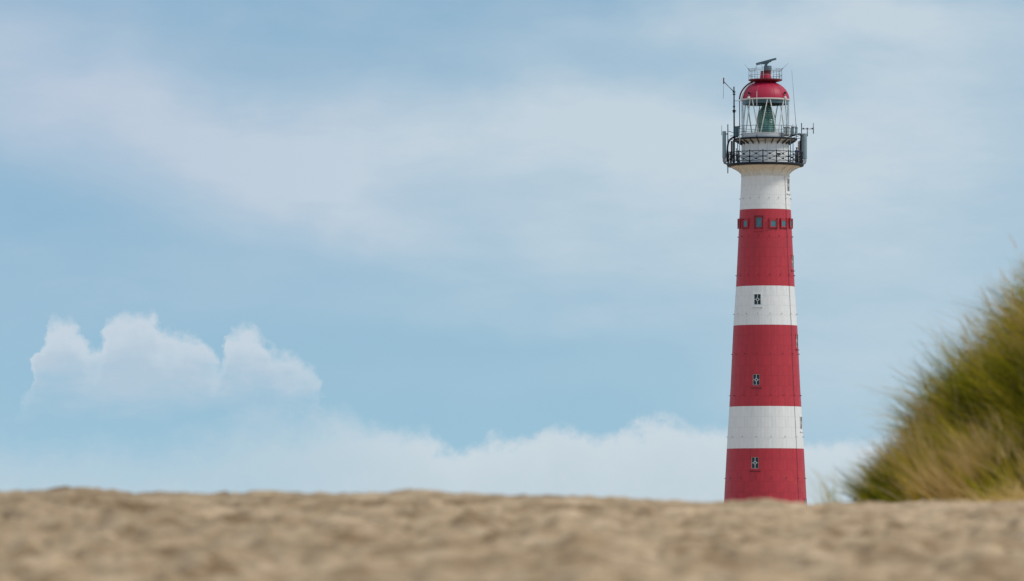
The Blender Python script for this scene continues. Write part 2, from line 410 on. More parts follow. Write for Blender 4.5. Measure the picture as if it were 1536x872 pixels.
LH = thing('lighthouse', 'tall cast iron lighthouse in red and white bands with red dome and glazed lantern', 'lighthouse')
PROF_Y = np.array([265, 315.5, 335, 430.5, 489, 580, 610.5, 673.5, 757, 800, 850])
PROF_R = np.array([36.0, 38.4, 39.3, 44.0, 47.9, 52.2, 54.0, 57.8, 62.2, 64.9, 68.6]) * S
PROF_Z = np.array([Z(y) for y in PROF_Y])
def rad(z): return float(np.interp(z, PROF_Z[::-1], PROF_R[::-1]))
# window openings: (theta, py of centre, width px, height px)
FRONT = [(-15.2, 449.3, 11.9, 17.4), (-15.2, 570, 11.9, 17.6), (-15.2, 694.6, 12.4, 18.2)]
SIDE = [(70.5, 278, 11, 20), (75, 393, 11.5, 20), (75, 511.5, 11.9, 20), (75, 635, 12.2, 20), (75, 758, 12.2, 20)]
WATCH = (-14.8, 333, 13.6, 19.6)
OPEN = []
for th, py, w, h in FRONT + SIDE + [WATCH]:
    d = 40 * S * math.cos(R(th)) * 1.1; zc = Z(py, d); r = rad(zc); hw = w * S / 2
    OPEN.append((th, zc, hw, h * S / 2, math.degrees(math.asin(hw / r)), r))
def patch(mb, t0, t1, z0, z1, dr, depth, seg=5, holes=OPEN, closed=False):
    """curved wall piece between angles and heights, window openings left out, edges turned inwards by depth"""
    ts = set(np.round(np.linspace(t0, t1, seg + 1), 4)); zs = {z0, z1}
    hs = [h for h in holes if h[0] + h[4] > t0 and h[0] - h[4] < t1 and h[1] + h[3] > z0 and h[1] - h[3] < z1]
    for th, zc, hw, hh, da, r in hs:
        ts |= {t for t in (th - da, th + da) if t0 < t < t1}; zs |= {z for z in (zc - hh, zc + hh) if z0 < z < z1}
    ts, zs = sorted(ts), sorted(zs); vid = {}; vs_, fs = [], []; edges = {}
    def vv(i, j, inner=0):
        k = (i, j, inner)
        if k not in vid: vid[k] = len(vs_); vs_.append(ring(ts[i], rad(zs[j]) + dr - inner * depth, zs[j]))
        return vid[k]
    for i in range(len(ts) - 1):
        for j in range(len(zs) - 1):
            tm, zm = (ts[i] + ts[i + 1]) / 2, (zs[j] + zs[j + 1]) / 2
            if any(abs(tm - h[0]) < h[4] and abs(zm - h[1]) < h[3] for h in hs): continue
            q = [(i, j), (i + 1, j), (i + 1, j + 1), (i, j + 1)]
            fs.append(tuple(vv(*p) for p in q))
            for a, b in zip(q, q[1:] + q[:1]): edges[(a, b)] = edges.get((a, b), 0) + 1
    for (a, b) in list(edges):
        if (b, a) not in edges and depth: fs.append((vv(*b), vv(*a), vv(*a, 1), vv(*b, 1)))
    mb.add(vs_, fs, False); return bool(hs)
BANDS = [('white_band', 'white_paint', 'seam_white', 265.5, 315.5, 3.5), ('red_band', 'red_paint', 'seam_red', 315.5, 430.5, 8), ('white_band', 'white_paint', 'seam_white', 430.5, 489, 4),
         ('red_band', 'red_paint', 'seam_red', 489, 610.5, 8), ('white_band', 'white_paint', 'seam_white', 610.5, 673.5, 4), ('red_band', 'red_paint', 'seam_red', 673.5, 838, 10)]
course = 0; n_plate = 0
for bname, bm_, sm_m, y0, y1, nc in BANDS:
    mb = MB(); z1, z0 = Z(y0), max(Z(y1), 0.0)
    patch(mb, -180, 180, z0, z1, -.022, 0, 72)
    band = part(mb, bname, sm_m, LH)
    k = 0.0; rest = MB()
    while k < nc - 1e-6:
        step = min(1.0, nc - k); za = z1 + (z0 - z1) * (k + step) / nc + .005; zb = z1 + (z0 - z1) * k / nc - .005
        stag = 0 if course % 2 else 11.25; base = None
        gap = math.degrees(.005 / rad(za))
        for q in range(16):
            c = (q * 22.5 + stag + 180) % 360 - 180
            lo, hi = c - 11.25 + gap, c + 11.25 - gap
            vis = abs(c) < 96 and za > Z(770)
            hit = any(h[0] + h[4] > lo and h[0] - h[4] < hi and h[1] + h[3] > za and h[1] - h[3] < zb for h in OPEN)
            if not vis: patch(rest, lo, hi, za, zb, 0, .021, 4); continue
            n_plate += 1
            if hit:
                p = MB(); patch(p, lo, hi, za, zb, 0, .021, 4); part(p, 'plate', bm_, band)if False else p.build('plate', bm_, band)
            else:
                if base is None:
                    p = MB(); patch(p, -11.25 + gap, 11.25 - gap, za, zb, 0, .021, 4, holes=[]); base = p.build('plate', bm_, band); base.rotation_euler = (0, 0, R(c))
                else: spin(base, c, band)
        k += step; course += 1
    if rest.v:
        o = rest.build('plating', bm_, band); o['kind'] = 'stuff'
print('plates', n_plate)

# rows of iron studs, 16 to the ring
for py in (299, 356, 414, 472, 532, 594, 656, 718):
    mb = MB(); z = Z(py)
    for q in range(16):
        t = q * 22.5 - 14; r = rad(z)
        mb.tube([ring(t, r - .02, z), ring(t, r + .13, z), ring(t, r + .15, z + .05)], [.028, .028, .034], 6)
    part(mb, 'stud_ring', 'black_iron' if py not in (299, 472, 656) else 'grey_metal', LH)
# lightning conductor
mb = MB(); mb.tube([ring(53.3, rad(Z(y)) + .03, Z(y)) for y in (266, 315, 336, 430, 489, 580, 610, 673, 757, 800)], .018, 5)
part(mb, 'lightning_cable', 'dark_metal', LH)

# ornate windows
def frame_basis(th, r, zc):
    t = R(th); o = Vector(ring(th, r, zc)); ex = Vector((math.cos(t), math.sin(t), 0)); en = Vector((math.sin(t), -math.cos(t), 0))
    return lambda a, b, c: o + ex * a + Vector((0, 0, b)) + en * c          # a right, b up, c outwards
def rect_ring(mb, P, hw, hh, w, c0, c1):
    for s in (-1, 1):
        xs = sorted((s * hw, s * (hw - w)))
        vs_ = [P(a, b, c) for a in xs for b in (-hh, hh) for c in (c0, c1)]
        mb.add(vs_, [(0, 1, 3, 2), (4, 6, 7, 5), (0, 4, 5, 1), (2, 3, 7, 6), (0, 2, 6, 4), (1, 5, 7, 3)])
        ys = sorted((s * hh, s * (hh - w)))
        vs_ = [P(a, b, c) for a in (-hw + w, hw - w) for b in ys for c in (c0, c1)]
        mb.add(vs_, [(0, 1, 3, 2), (4, 6, 7, 5), (0, 4, 5, 1), (2, 3, 7, 6), (0, 2, 6, 4), (1, 5, 7, 3)])
def pbox(mb, P, a0, a1_, b0, b1, c0, c1):
    vs_ = [P(a, b, c) for a in (a0, a1_) for b in (b0, b1) for c in (c0, c1)]
    return mb.add(vs_, [(0, 1, 3, 2), (4, 6, 7, 5), (0, 4, 5, 1), (2, 3, 7, 6), (0, 2, 6, 4), (1, 5, 7, 3)])
def disc_ring(mb, P, r0, r1, c0, c1, n=20, a=0, b=0):
    vs_ = []
    for j in range(n):
        t = 2 * math.pi * j / n
        vs_ += [P(a + r * math.cos(t), b + r * math.sin(t), c) for r, c in ((r0, c0), (r1, c0), (r1, c1), (r0, c1))]
    fs = []
    for j in range(n):
        k = (j + 1) % n
        for i in range(4): i2 = (i + 1) % 4; fs.append((j * 4 + i, j * 4 + i2, k * 4 + i2, k * 4 + i))
    mb.add(vs_, fs)
for (th, py, w, h), (th_, zc, hw, hh, da, r) in zip(FRONT + SIDE, OPEN):
    P = frame_basis(th, r, zc); red = any(y0 < py < y1 and n_ == 'red_band' for n_, _, _, y0, y1, _ in BANDS)
    wm = 'red_paint' if red else 'white_paint'
    mb = MB(); rect_ring(mb, P, hw - .002, hh - .002, .05, -.34, .012); fr = part(mb, 'window', wm, LH)
    mb = MB(); pbox(mb, P, -hw + .045, hw - .045, -hh + .045, hh - .045, -.11, -.09); mb.build('pane', 'window_dark', fr)
    mb = MB(); rect_ring(mb, P, hw - .052, hh - .052, .035, -.088, -.05); mb.build('frame', 'white_trim', fr)
    mb = MB(); disc_ring(mb, P, .112, .178, -.087, -.04)
    for s in (-1, 1):
        pbox(mb, P, -.03, .03, *sorted((s * .16, s * (hh - .086))), -.087, -.045); pbox(mb, P, *sorted((s * .16, s * (hw - .086))), -.026, .026, -.087, -.045)
    mb.build('mullion', 'white_trim', fr)
    mb = MB(); pbox(mb, P, -hw - .16, hw + .16, -hh - .30, -hh - .21, -.05, .11); mb.build('sill', 'seam_white' if not red else 'dark_red', fr)
# watch room: one tall window, box windows with round lights beside it
th, zc, hw, hh, da, r = OPEN[-1]; P = frame_basis(th, r, zc)
mb = MB(); rect_ring(mb, P, hw - .002, hh - .002, .09, -.28, .05); fr = part(mb, 'window', 'dark_red', LH)
mb = MB(); rect_ring(mb, P, hw - .094, hh - .094, .10, -.2, -.06); mb.build('frame', 'red_paint', fr)
mb = MB(); pbox(mb, P, -hw + .10, hw - .10, -hh + .10, hh - .10, -.17, -.15); mb.build('pane', 'window_teal', fr)
mb = MB(); pbox(mb, P, -hw - .13, hw + .13, -hh - .26, -hh - .13, -.05, .14); mb.build('sill', 'red_paint', fr)
for th in (-77, -48, 17.5, 43.5, 72):
    z = Z(335.5, 39.3 * S * math.cos(R(th))); r = rad(z); P = frame_basis(th, r, z); hw, hh = .50, .56
    mb = MB(); rect_ring(mb, P, hw - .10, hh - .12, .10, -.06, .10)
    # corner fillets make the opening eight-sided
    for sx in (-1, 1):
        for sy in (-1, 1):
            a0, b0 = sx * (hw - .195), sy * (hh - .215); q = .13
            tri = [P(a0, b0, c) for c in (.0, .085)] + [P(a0 - sx * q, b0, c) for c in (.0, .085)] + [P(a0, b0 - sy * q, c) for c in (.0, .085)]
            mb.add(tri, [(0, 2, 4), (1, 5, 3), (0, 1, 3, 2), (2, 3, 5, 4), (4, 5, 1, 0)])
    fr = part(mb, 'box_window', 'red_paint', LH)
    mb = MB(); pbox(mb, P, -hw + .19, hw - .19, -hh + .21, hh - .21, .03, .045); mb.build('pane', 'window_teal', fr)
    for s in (-1, 1):
        mb = MB(); pbox(mb, P, *sorted((s * (hw - .10), s * hw)), -hh, hh, -.08, .15); mb.build('shutter_rail', 'mid_red', fr)
    mb = MB(); pbox(mb, P, -hw + .1, hw - .1, -hh + .03, -hh + .11, -.08, .14); mb.build('sill', 'dark_red', fr)

# cavetto under the gallery, with ribs
def px_prof(pts): return [(r * S, Z(y)) for r, y in pts]
CAV = [(36.0, 265.5), (36.7, 265.4), (36.7, 264.3), (36.1, 264.2), (36.2, 262), (37.3, 259), (39.6, 256.2), (43.0, 253.6), (47.5, 251.8), (51.5, 250.9), (51.5, 250.2)]
mb = MB(); mb.lathe(px_prof(CAV), 96); part(mb, 'cavetto', 'cream_paint', LH)
rib = None
for q in range(16):
    if rib is None:
        mb = MB(); pr = px_prof([(36.2, 262), (37.3, 259), (39.6, 256.2), (43.0, 253.6), (47.5, 251.8), (51.2, 250.9)])
        vs_ = []
        for (r, z), o in zip(pr, (.03, .10, .15, .17, .15, .05)):
            for s in (-1, 1): vs_ += [(s * .055, -(r - .05), z + .05), (s * .055, -(r + o * .55), z - o * .75)]
        fs = []
        for i in range(5):
            a = i * 4; b = a + 4
            fs += [(a + 1, b + 1, b + 3, a + 3), (a, b, b + 1, a + 1), (a + 2, a + 3, b + 3, b + 2)]
        mb.add(vs_, fs); rib = part(mb, 'bracket', 'white_trim', LH); rib.rotation_euler = (0, 0, R(-3.7))
    else: spin(rib, -3.7 + q * 22.5, LH)

# main gallery deck and railing
zt, zb_ = Z(246.4), Z(250.2)
mb = MB(); mb.lathe([(34 * S, zb_), (56.6 * S, zb_), (57.4 * S, zb_ + .05), (57.8 * S, zb_ + .14), (57.4 * S, zt - .03), (57.0 * S, zt), (34 * S, zt)], 96)
part(mb, 'gallery_deck', 'black_iron', LH)
RR = 55.6 * S; HR = 1.22; NP = 17; ST = 360 / NP
mb = MB(); mb.tube([(0, -RR, zt - .02), (0, -RR, zt + HR + .12)], .06, 8); mb.box((0, -RR, zt + HR * .5), (.19, .14, .16)); mb.box((0, -RR, zt + HR), (.12, .1, .1)); mb.box((0, -RR, zt + .06), (.16, .14, .12))
post = part(mb, 'gallery_post', 'black_iron', LH); post.rotation_euler = (0, 0, R(-3.7))
mb = MB(); NSEG = 6
def arcpt(t, z): return ring(t, RR, z)
for z, w in ((zt + HR, .045), (zt + HR * .5, .03), (zt + .14, .03)):
    mb.tube([arcpt(ST * (i / NSEG - .5), z) for i in range(NSEG + 1)], w, 6)
for zl, zh in ((zt + .14, zt + HR * .5), (zt + HR * .5, zt + HR)):
    a, zm = ST * .46, (zl + zh) / 2
    for s in (-1, 1):
        mb.tube([arcpt(s * a, zl), arcpt(s * a * .5, (zl * .62 + zm * .38)), arcpt(0, zm), arcpt(-s * a * .5, (zh * .62 + zm * .38)), arcpt(-s * a, zh)], .024, 5)
    v = Vector(arcpt(0, zm)); mb.add([v + Vector(k) for k in ((-.16, 0, 0), (0, 0, -.13), (.16, 0, 0), (0, 0, .13), (0, -.06, 0), (0, .06, 0))],
                                     [(0, 1, 4), (1, 2, 4), (2, 3, 4), (3, 0, 4), (1, 0, 5), (2, 1, 5), (3, 2, 5), (0, 3, 5)])
panel = part(mb, 'railing_panel', 'black_iron', LH); panel.rotation_euler = (0, 0, R(-3.7 + ST / 2))
for q in range(1, NP): spin(post, -3.7 + q * ST, LH); spin(panel, -3.7 + ST / 2 + q * ST, LH)

# service room drum between the galleries
zu, zub = Z(208.8), Z(211.2)
mb = MB(); mb.lathe([(35.4 * S, zt - .02), (36.1 * S, zt - .02), (36.1 * S, zt + .16), (35.4 * S, zt + .2), (35.4 * S, zub + .02)], 96); part(mb, 'service_drum', 'white_paint', LH)
for q in range(16):
    if q == 0:
        mb = MB(); mb.bar((0, -35.4 * S - .012, zt + .2), (0, -35.4 * S - .012, zub), .03, .03); fil = part(mb, 'fillet_strip', 'seam_white', LH); fil.rotation_euler = (0, 0, R(5))
    else: spin(fil, 5 + q * 22.5, LH)
mb = MB(); mb.lathe([(35 * S, zub), (46.8 * S, zub), (47.8 * S, zub + .04), (47.8 * S, zu + .02), (35 * S, zu)], 96); part(mb, 'upper_deck', 'black_iron', LH)
mb = MB(); mb.lathe([(35.45 * S, zub - .30), (36.6 * S, zub - .26), (42 * S, zub - .06), (46 * S, zub - .005), (35.45 * S, zub - .005)], 96, closed=True); part(mb, 'deck_cove', 'cream_paint', LH)
for q in range(24):
    if q == 0:
        mb = MB(); vs_ = [(s * .035, -r * S, z) for s in (-1, 1) for r, z in ((35.5, zub - .5), (36.6, zub - .5), (45.6, zub - .12), (46, zub - .01), (35.5, zub - .01))]
        mb.add(vs_, [(0, 1, 2, 3, 4), (9, 8, 7, 6, 5), (0, 5, 6, 1), (1, 6, 7, 2), (2, 7, 8, 3), (3, 8, 9, 4), (4, 9, 5, 0)]); ub = part(mb, 'bracket', 'dark_metal', LH)
    else: spin(ub, q * 15, LH)
# upper railing
UR = 46.3 * S; UH = Z(189.8) - zu - .10
for th in (-165, -130, -95, -62, -15.6, 31.5, 57, 90, 125, 160):
    mb = MB(); mb.tube([ring(th, UR, zu - .02), ring(th, UR, zu + UH + .02)], .034, 6); part(mb, 'upper_post', 'dark_metal', LH)
for k, zz in (('hand_rail', zu + UH), ('middle_rail', zu + UH * .5)):
    mb = MB(); mb.tube([ring(t, UR, zz) for t in range(0, 361, 6)], .028, 6, caps=False); part(mb, k, 'dark_metal', LH)
# stanchions between the decks
for th, rr, m in ((-44.7, 54.5, 'grey_metal'), (43.5, 54.5, 'dark_metal'), (-150, 54.5, 'grey_metal'), (130, 54.5, 'dark_metal')):
    mb = MB(); mb.tube([ring(th, rr * S, zt), ring(th, rr * S, zu + (.9 if th < 0 else .1))], .045, 6); part(mb, 'stanchion', m, LH)

# lantern
zl0, zl1 = Z(201), Z(151.2); LR = 35.2 * S
mb = MB(); mb.lathe([(35.6 * S, zu - .01), (35.9 * S, zu + .02), (35.9 * S, zl0 - .08), (36.6 * S, zl0 - .05), (36.6 * S, zl0), (34 * S, zl0), (34 * S, zu)], 96, closed=True); part(mb, 'lantern_parapet', 'white_paint', LH)
TOP = [8.5 + 45 * k for k in range(8)]
def zig(th_a, th_b, z0, z1, r, w, n=5):
    mb = MB()
    for i in range(n):
        a, b = i / n, (i + 1) / n
        mb.bar(ring(th_a + (th_b - th_a) * a, r, z0 + (z1 - z0) * a), ring(th_a + (th_b - th_a) * b, r, z0 + (z1 - z0) * b), w, .09, up=ring(th_a + (th_b - th_a) * (a + b) / 2, 1, 0))
    return mb
for k, t in enumerate(TOP):
    for s in (-1, 1):
        part(zig(t + s * 19.5, t + s * 3.2, zl0, zl1, LR, .10), 'glazing_bar', 'white_trim', LH)
    # panes: a triangle under the apex and one hanging between the bars
    for up in (1, 0):
        c = t if up else t + 22.5; mb = MB(); n = 6; vs_ = []
        for i in range(n + 1):
            z = zl0 + (zl1 - zl0) * i / n; half = (19.3 + (3.0 - 19.3) * i / n) if up else (22.5 - (19.7 + (3.4 - 19.7) * i / n))
            for j in range(5): vs_.append(ring(c + half * (j / 2 - 1), LR - .01, z))
        mb.add(vs_, [(i * 5 + j, i * 5 + j + 1, i * 5 + j + 6, i * 5 + j + 5) for i in range(n) for j in range(4)], True)
        part(mb, 'pane', 'lantern_glass', LH)
mb = MB(); mb.lathe([(34.2 * S, zl1 - .42), (34.6 * S, zl1 - .42), (34.9 * S, zl1 + .06), (34.2 * S, zl1 + .06)], 96, closed=True); part(mb, 'inner_ring', 'radar_grey', LH)
mb = MB(); mb.lathe([(0, zl0 - .02), (33.9 * S, zl0 - .02)], 48); part(mb, 'lantern_floor', 'grey_metal', LH)
# optic
lens = thing('lighthouse_lens', 'dark green beehive lens inside the glazed lantern under the red dome', 'lens', (1.5 * S, 0, zl0 - .02))
def lens_r(f): return float(np.interp(f, [0, .08, .3, .5, .72, .9, 1.0], [11.8, 12.6, 13.6, 13.6, 11.2, 7.2, 4.6])) * S
z0, z1 = zl0 + .12, Z(158)
prof = []; nr = 13
for i in range(nr):
    f0, f1 = i / nr, (i + 1) / nr
    prof += [(lens_r(f0) - .02, z0 + (z1 - z0) * f0), (lens_r((f0 + f1) / 2) + .03, z0 + (z1 - z0) * (f0 + f1) / 2)]
prof += [(lens_r(1), z1), (0, z1 + .02)]
mb = MB(); mb.lathe(prof, 40, cx=1.5 * S, smooth=False); part(mb, 'prism_drum', 'lens_glass', lens)
for k in range(8):
    mb = MB(); pts = []
    for i in range(11):
        f = i / 10; p = ring(k * 45 + 12, lens_r(f) + .03, z0 + (z1 - z0) * f); pts.append((p[0] + 1.5 * S, p[1], p[2]))
    mb.tube(pts, .035, 5); part(mb, 'lens_frame', 'brass' if k % 2 else 'radar_grey', lens)
mb = MB(); mb.lathe([(0, zl0 - .02), (10 * S, zl0 - .02), (10.5 * S, zl0 + .06), (11.5 * S, zl0 + .12), (0, zl0 + .12)], 32, cx=1.5 * S); part(mb, 'turntable', 'grey_metal', lens)

# dome, gutter, ladder arc and a white arc for its highlight
zd = Z(150.2)
mb = MB(); mb.lathe([(34 * S, zd - .10), (36.6 * S, zd - .10), (37.0 * S, zd - .03), (37.0 * S, zd + .04), (36.2 * S, zd + .06), (34 * S, zd + .05)], 96, closed=True); part(mb, 'gutter', 'white_trim', LH)
mb = MB(); B = 28 * S; mb.lathe([(35.8 * S * math.cos(t), zd + .03 + B * math.sin(t)) for t in np.linspace(0, R(84), 22)], 96); part(mb, 'dome', 'dome_red', LH)
mb = MB(); mb.lathe([(35.2 * S * math.cos(t), zd + .02 + (B - .05) * math.sin(t)) for t in np.linspace(0, R(90), 12)], 48); part(mb, 'dome_lining', 'radar_grey', LH)
for dth, nm, m, o, w in ((-84, 'ladder_and_highlight', 'dark_red', .22, .085), (-66, 'ladder_and_highlight', 'white_trim', .12, .06)):  # dark arc is the ladder; white arc is a highlight modelled as a tube
    mb = MB()
    mb.tube([ring(dth, (35.8 * S + o) * math.cos(t), zd + .03 + (B + o) * math.sin(t)) for t in np.linspace(0, R(64), 14)], w, 6)
    part(mb, nm, m, LH)
for k in range(16):
    if k == 0:
        mb = MB(); mb.tube([(0, -(35.8 * S + .008) * math.cos(t), zd + .03 + (B + .008) * math.sin(t)) for t in np.linspace(0, R(66), 9)], .018, 4); seam = part(mb, 'dome_seam', 'dome_red', LH)
    else: spin(seam, k * 22.5, LH)
# top platform and pedestal
zp = Z(119.6)
mb = MB(); mb.lathe([(8 * S, zp - .38), (15 * S, zp - .34), (22 * S, zp - .20), (25.2 * S, zp - .12), (25.4 * S, zp - .02), (25.0 * S, zp), (0, zp)], 64); part(mb, 'top_platform', 'dark_red', LH)
mb = MB(); mb.lathe([(8.9 * S, zp), (8.7 * S, zp + .1), (7.7 * S, Z(110.8)), (0, Z(110.8))], 40, cx=.4 * S); part(mb, 'pedestal', 'dome_red', LH)
mb = MB(); mb.lathe([(7 * S, Z(110.8)), (8.2 * S, Z(110.6)), (8.2 * S, Z(109.4)), (6.6 * S, Z(109.2)), (6.6 * S, Z(108.4)), (8.0 * S, Z(108.2)), (8.0 * S, Z(107.2)), (0, Z(107.1))], 32, cx=.8 * S); part(mb, 'pedestal_cap', 'dark_red', LH)
TR = 24.6 * S
for th in (-90, -54, -39.5, -7, 42.5, 56, 90, 118, 150, 180, -118, -150):
    mb = MB(); mb.tube([ring(th, TR, zp - .01), ring(th, TR, Z(104))], .028, 6); part(mb, 'platform_post', 'grey_metal' if th != -7 else 'white_trim', LH)
for zz in (Z(104.2), Z(106.4), Z(113.6)):
    mb = MB(); mb.tube([ring(t, TR, zz) for t in range(0, 361, 10)], .024, 6, caps=False); part(mb, 'platform_rail', 'grey_metal', LH)
mb = MB(); cz = Z(103.3); mb.tube([(X(1138.9) + 4.9 * S * math.cos(t), -TR * .92, cz + 4.3 * S * math.sin(t)) for t in np.linspace(-.55, math.pi + .55, 16)], .024, 6); part(mb, 'ladder_hoop', 'dark_metal', LH)

# ---------------------------------------------------------------- fittings on the lighthouse
rd = thing('radar_scanner', 'blue grey bar radar scanner tilted on its round motor housing on top of the dome', 'radar', (X(1151), 0, Z(107)))
mb = MB(); mb.lathe([(5.2 * S, Z(107)), (5.8 * S, Z(105.6)), (6.0 * S, Z(103)), (6.0 * S, Z(100.2)), (5.4 * S, Z(99)), (0, Z(98.8))], 28, cx=X(1151.5)); part(mb, 'motor_housing', 'radar_grey', rd)
mb = MB(); mb.tube([(X(1148.6), 0, Z(99.2)), (X(1149.6), 0, Z(96.5)), (X(1151.2), 0, Z(93.5))], [.17, .13, .14], 10); part(mb, 'turning_neck', 'radar_grey', rd)
p, q = Vector((X(1134.8), 2.4, Z(96.2))), Vector((X(1163.6), -2.4, Z(88.6, 2.4)))
p.z = Z(96.2, -2.4)
mb = MB(); d = q - p
mb.bar(p, q, .15, .21); part(mb, 'scanner_bar', 'radar_grey', rd)
mb = MB(); mid = (p + q) / 2
for a, b, h in ((.26, .74, .07), (.38, .62, .15)):
    mb.bar(p + d * a - Vector((0, 0, .12 + h / 2)), p + d * b - Vector((0, 0, .12 + h / 2)), .14, h)
part(mb, 'scanner_brace', 'radar_grey', rd)

def whip(label, p, q, r=.018, m='grey_metal', grp=None, name='whip_antenna', base=True):
    t = thing(name, label, 'antenna', p, grp); mb = MB(); mb.tube([p, q], [r, r * .6], 6); part(mb, 'rod', m, t)
    if base:
        v = Vector(q) - Vector(p); mb = MB(); mb.tube([p, Vector(p) + v.normalized() * .18], r * 2.2, 6); part(mb, 'mount', 'dark_metal', t)
    return t
whip('short rod slanting up to the left from the topmost railing', ring(-92, TR, Z(104.4)), (X(1117), 0, Z(97)), .022)
whip('short rod slanting up to the right from the topmost railing', ring(92, TR, Z(104.4)), (X(1182.6), 0, Z(95)), .022)
whip('long thin whip antenna leaning beside the right of the lantern', (X(1194.6), .3, Z(197)), (X(1187.6), .3, Z(105)), .028)
whip('white vertical rod in front of the lantern left of the lens', ring(-15.6, UR + .05, zu + .02), ring(-15.6, UR + .05, Z(137, UR)), .032, 'white_trim')
for px, lab in ((1123.3, 'small black topped lamp at the left edge of the dome'), (1177.6, 'small black topped lamp at the right edge of the dome')):
    th = math.degrees(math.asin((px - AX) / 37.2)); r = 37.2 * S; dd = r * math.cos(R(th)); zc = Z(147, dd)
    t = thing('obstruction_lamp', lab, 'lamp', ring(th, r, zd), 'lamps on the edge of the dome'); c = ring(th, r, 0)
    mb = MB(); mb.tube([(c[0], c[1], zd - .05), (c[0], c[1], Z(140, dd))], .035, 6); part(mb, 'stem', 'grey_metal', t)
    mb = MB(); mb.lathe([(0, zc - .2), (.12, zc - .16), (.18, zc), (.13, zc + .14), (0, zc + .18)], 12, cx=c[0], cy=c[1]); part(mb, 'globe', 'white_trim', t)
    mb = MB(); mb.lathe([(0, Z(141, dd)), (.11, Z(140.8, dd)), (.15, Z(139.6, dd)), (.12, Z(138.2, dd)), (0, Z(138, dd))], 12, cx=c[0], cy=c[1]); part(mb, 'cap', 'black_iron', t)

# left mast with swung out arm
t = thing('antenna_mast', 'slim collared mast with a slanting arm and hanging whip left of the lantern', 'mast', (X(1101.4), 0, zu))
mb = MB(); mb.tube([(X(1101.4), 0, zu), (X(1101.2), 0, Z(172)), (X(1101), 0, Z(130))], [.09, .085, .07], 8); part(mb, 'pole', 'dark_metal', t)
for py, w in ((138, .16), (141.5, .15), (160, .13), (166, .18), (168, .15)):
    mb = MB(); mb.tube([(X(1101.1), 0, Z(py + .9)), (X(1101.1), 0, Z(py - .9))], w, 8); part(mb, 'collar', 'black_iron', t)
mb = MB(); mb.bar((X(1099), 0, Z(166.6)), (X(1104.5), 0, Z(166.6)), .07); part(mb, 'cross_arm', 'dark_metal', t)
mb = MB(); mb.tube([(X(1101), 0, Z(137.8)), (X(1085.8), 0, Z(122.5))], .06, 6); part(mb, 'arm', 'grey_metal', t)
mb = MB(); mb.tube([(X(1085.6), 0, Z(116.5)), (X(1085.6), 0, Z(125.5))], .07, 6); part(mb, 'arm_end', 'dark_red', t)
mb = MB(); mb.tube([(X(1085.5), 0, Z(124)), (X(1084.9), 0, Z(148))], .022, 5); part(mb, 'hanging_whip', 'grey_metal', t)
mb = MB(); mb.tube([(X(1101), 0, Z(151.4)), (X(1111.5), 0, Z(151.4))], .03, 5); part(mb, 'stay', 'grey_metal', t)
mb = MB(); mb.tube([(X(1109.6), 0, zu), (X(1109.4), 0, Z(151))], .055, 6); part(mb, 'drain_pipe', 'grey_metal', LH)

def cabinet(name, label, x0, x1, y0, y1, dep, m, yy=0.0, cat='box', lid=True):
    cx, w = X((x0 + x1) / 2), (x1 - x0) * S; za, zb2 = Z(y1, -yy), Z(y0, -yy)
    t = thing(name, label, cat, (cx, yy, za)); mb = MB(); mb.box((cx, yy, (za + zb2) / 2), (w, dep, zb2 - za)); part(mb, 'body', m, t)
    if lid:
        mb = MB(); mb.box((cx, yy, zb2 + .03), (w + .06, dep + .06, .06)); part(mb, 'lid', 'dark_metal', t)
        mb = MB(); mb.box((cx, yy, (za + zb2) / 2), (w * .12, dep + .05, (zb2 - za) * .96)); part(mb, 'strap', 'dark_metal', t)
        mb = MB(); mb.box((cx, yy, za - .06), (w * .7, dep * .7, .12)); part(mb, 'foot', 'dark_metal', t)
    return t
cabinet('equipment_cabinet', 'dark teal equipment cabinet on the upper gallery rail left of the lantern', 1102, 1108.6, 190.5, 204.5, .5, 'teal_box', -.4)
cabinet('equipment_cabinet', 'pale grey equipment cabinet on the upper gallery rail right of the lens', 1175, 1184.2, 192, 202.5, .5, 'pale_box', -2.1)
for px, y0, lab in ((1189.2, 191.5, 'slim grey canister on the upper railing, nearer the lantern of the two'), (1194.4, 192, 'slim grey canister at the right end of the upper railing')):
    yy = -.9; zc0, zc1 = Z(202.5, -yy), Z(y0, -yy); t = thing('canister', lab, 'canister', (X(px), yy, zc0), 'canisters on the upper railing')
    mb = MB(); mb.lathe([(0, zc0), (.13, zc0), (.14, zc0 + .05), (.14, zc1 - .06), (0, zc1 - .06)], 12, cx=X(px), cy=yy); part(mb, 'body', 'panel_grey', t)
    mb = MB(); mb.lathe([(.17, zc1 - .06), (.19, zc1 - .03), (.14, zc1 + .05), (0, zc1 + .08)], 12, cx=X(px), cy=yy); part(mb, 'cap', 'dark_metal', t)
    mb = MB(); mb.tube([(X(px), yy, zc1), (X(px), yy, zc1 + .35)], .025, 5); part(mb, 'stub', 'dark_metal', t)

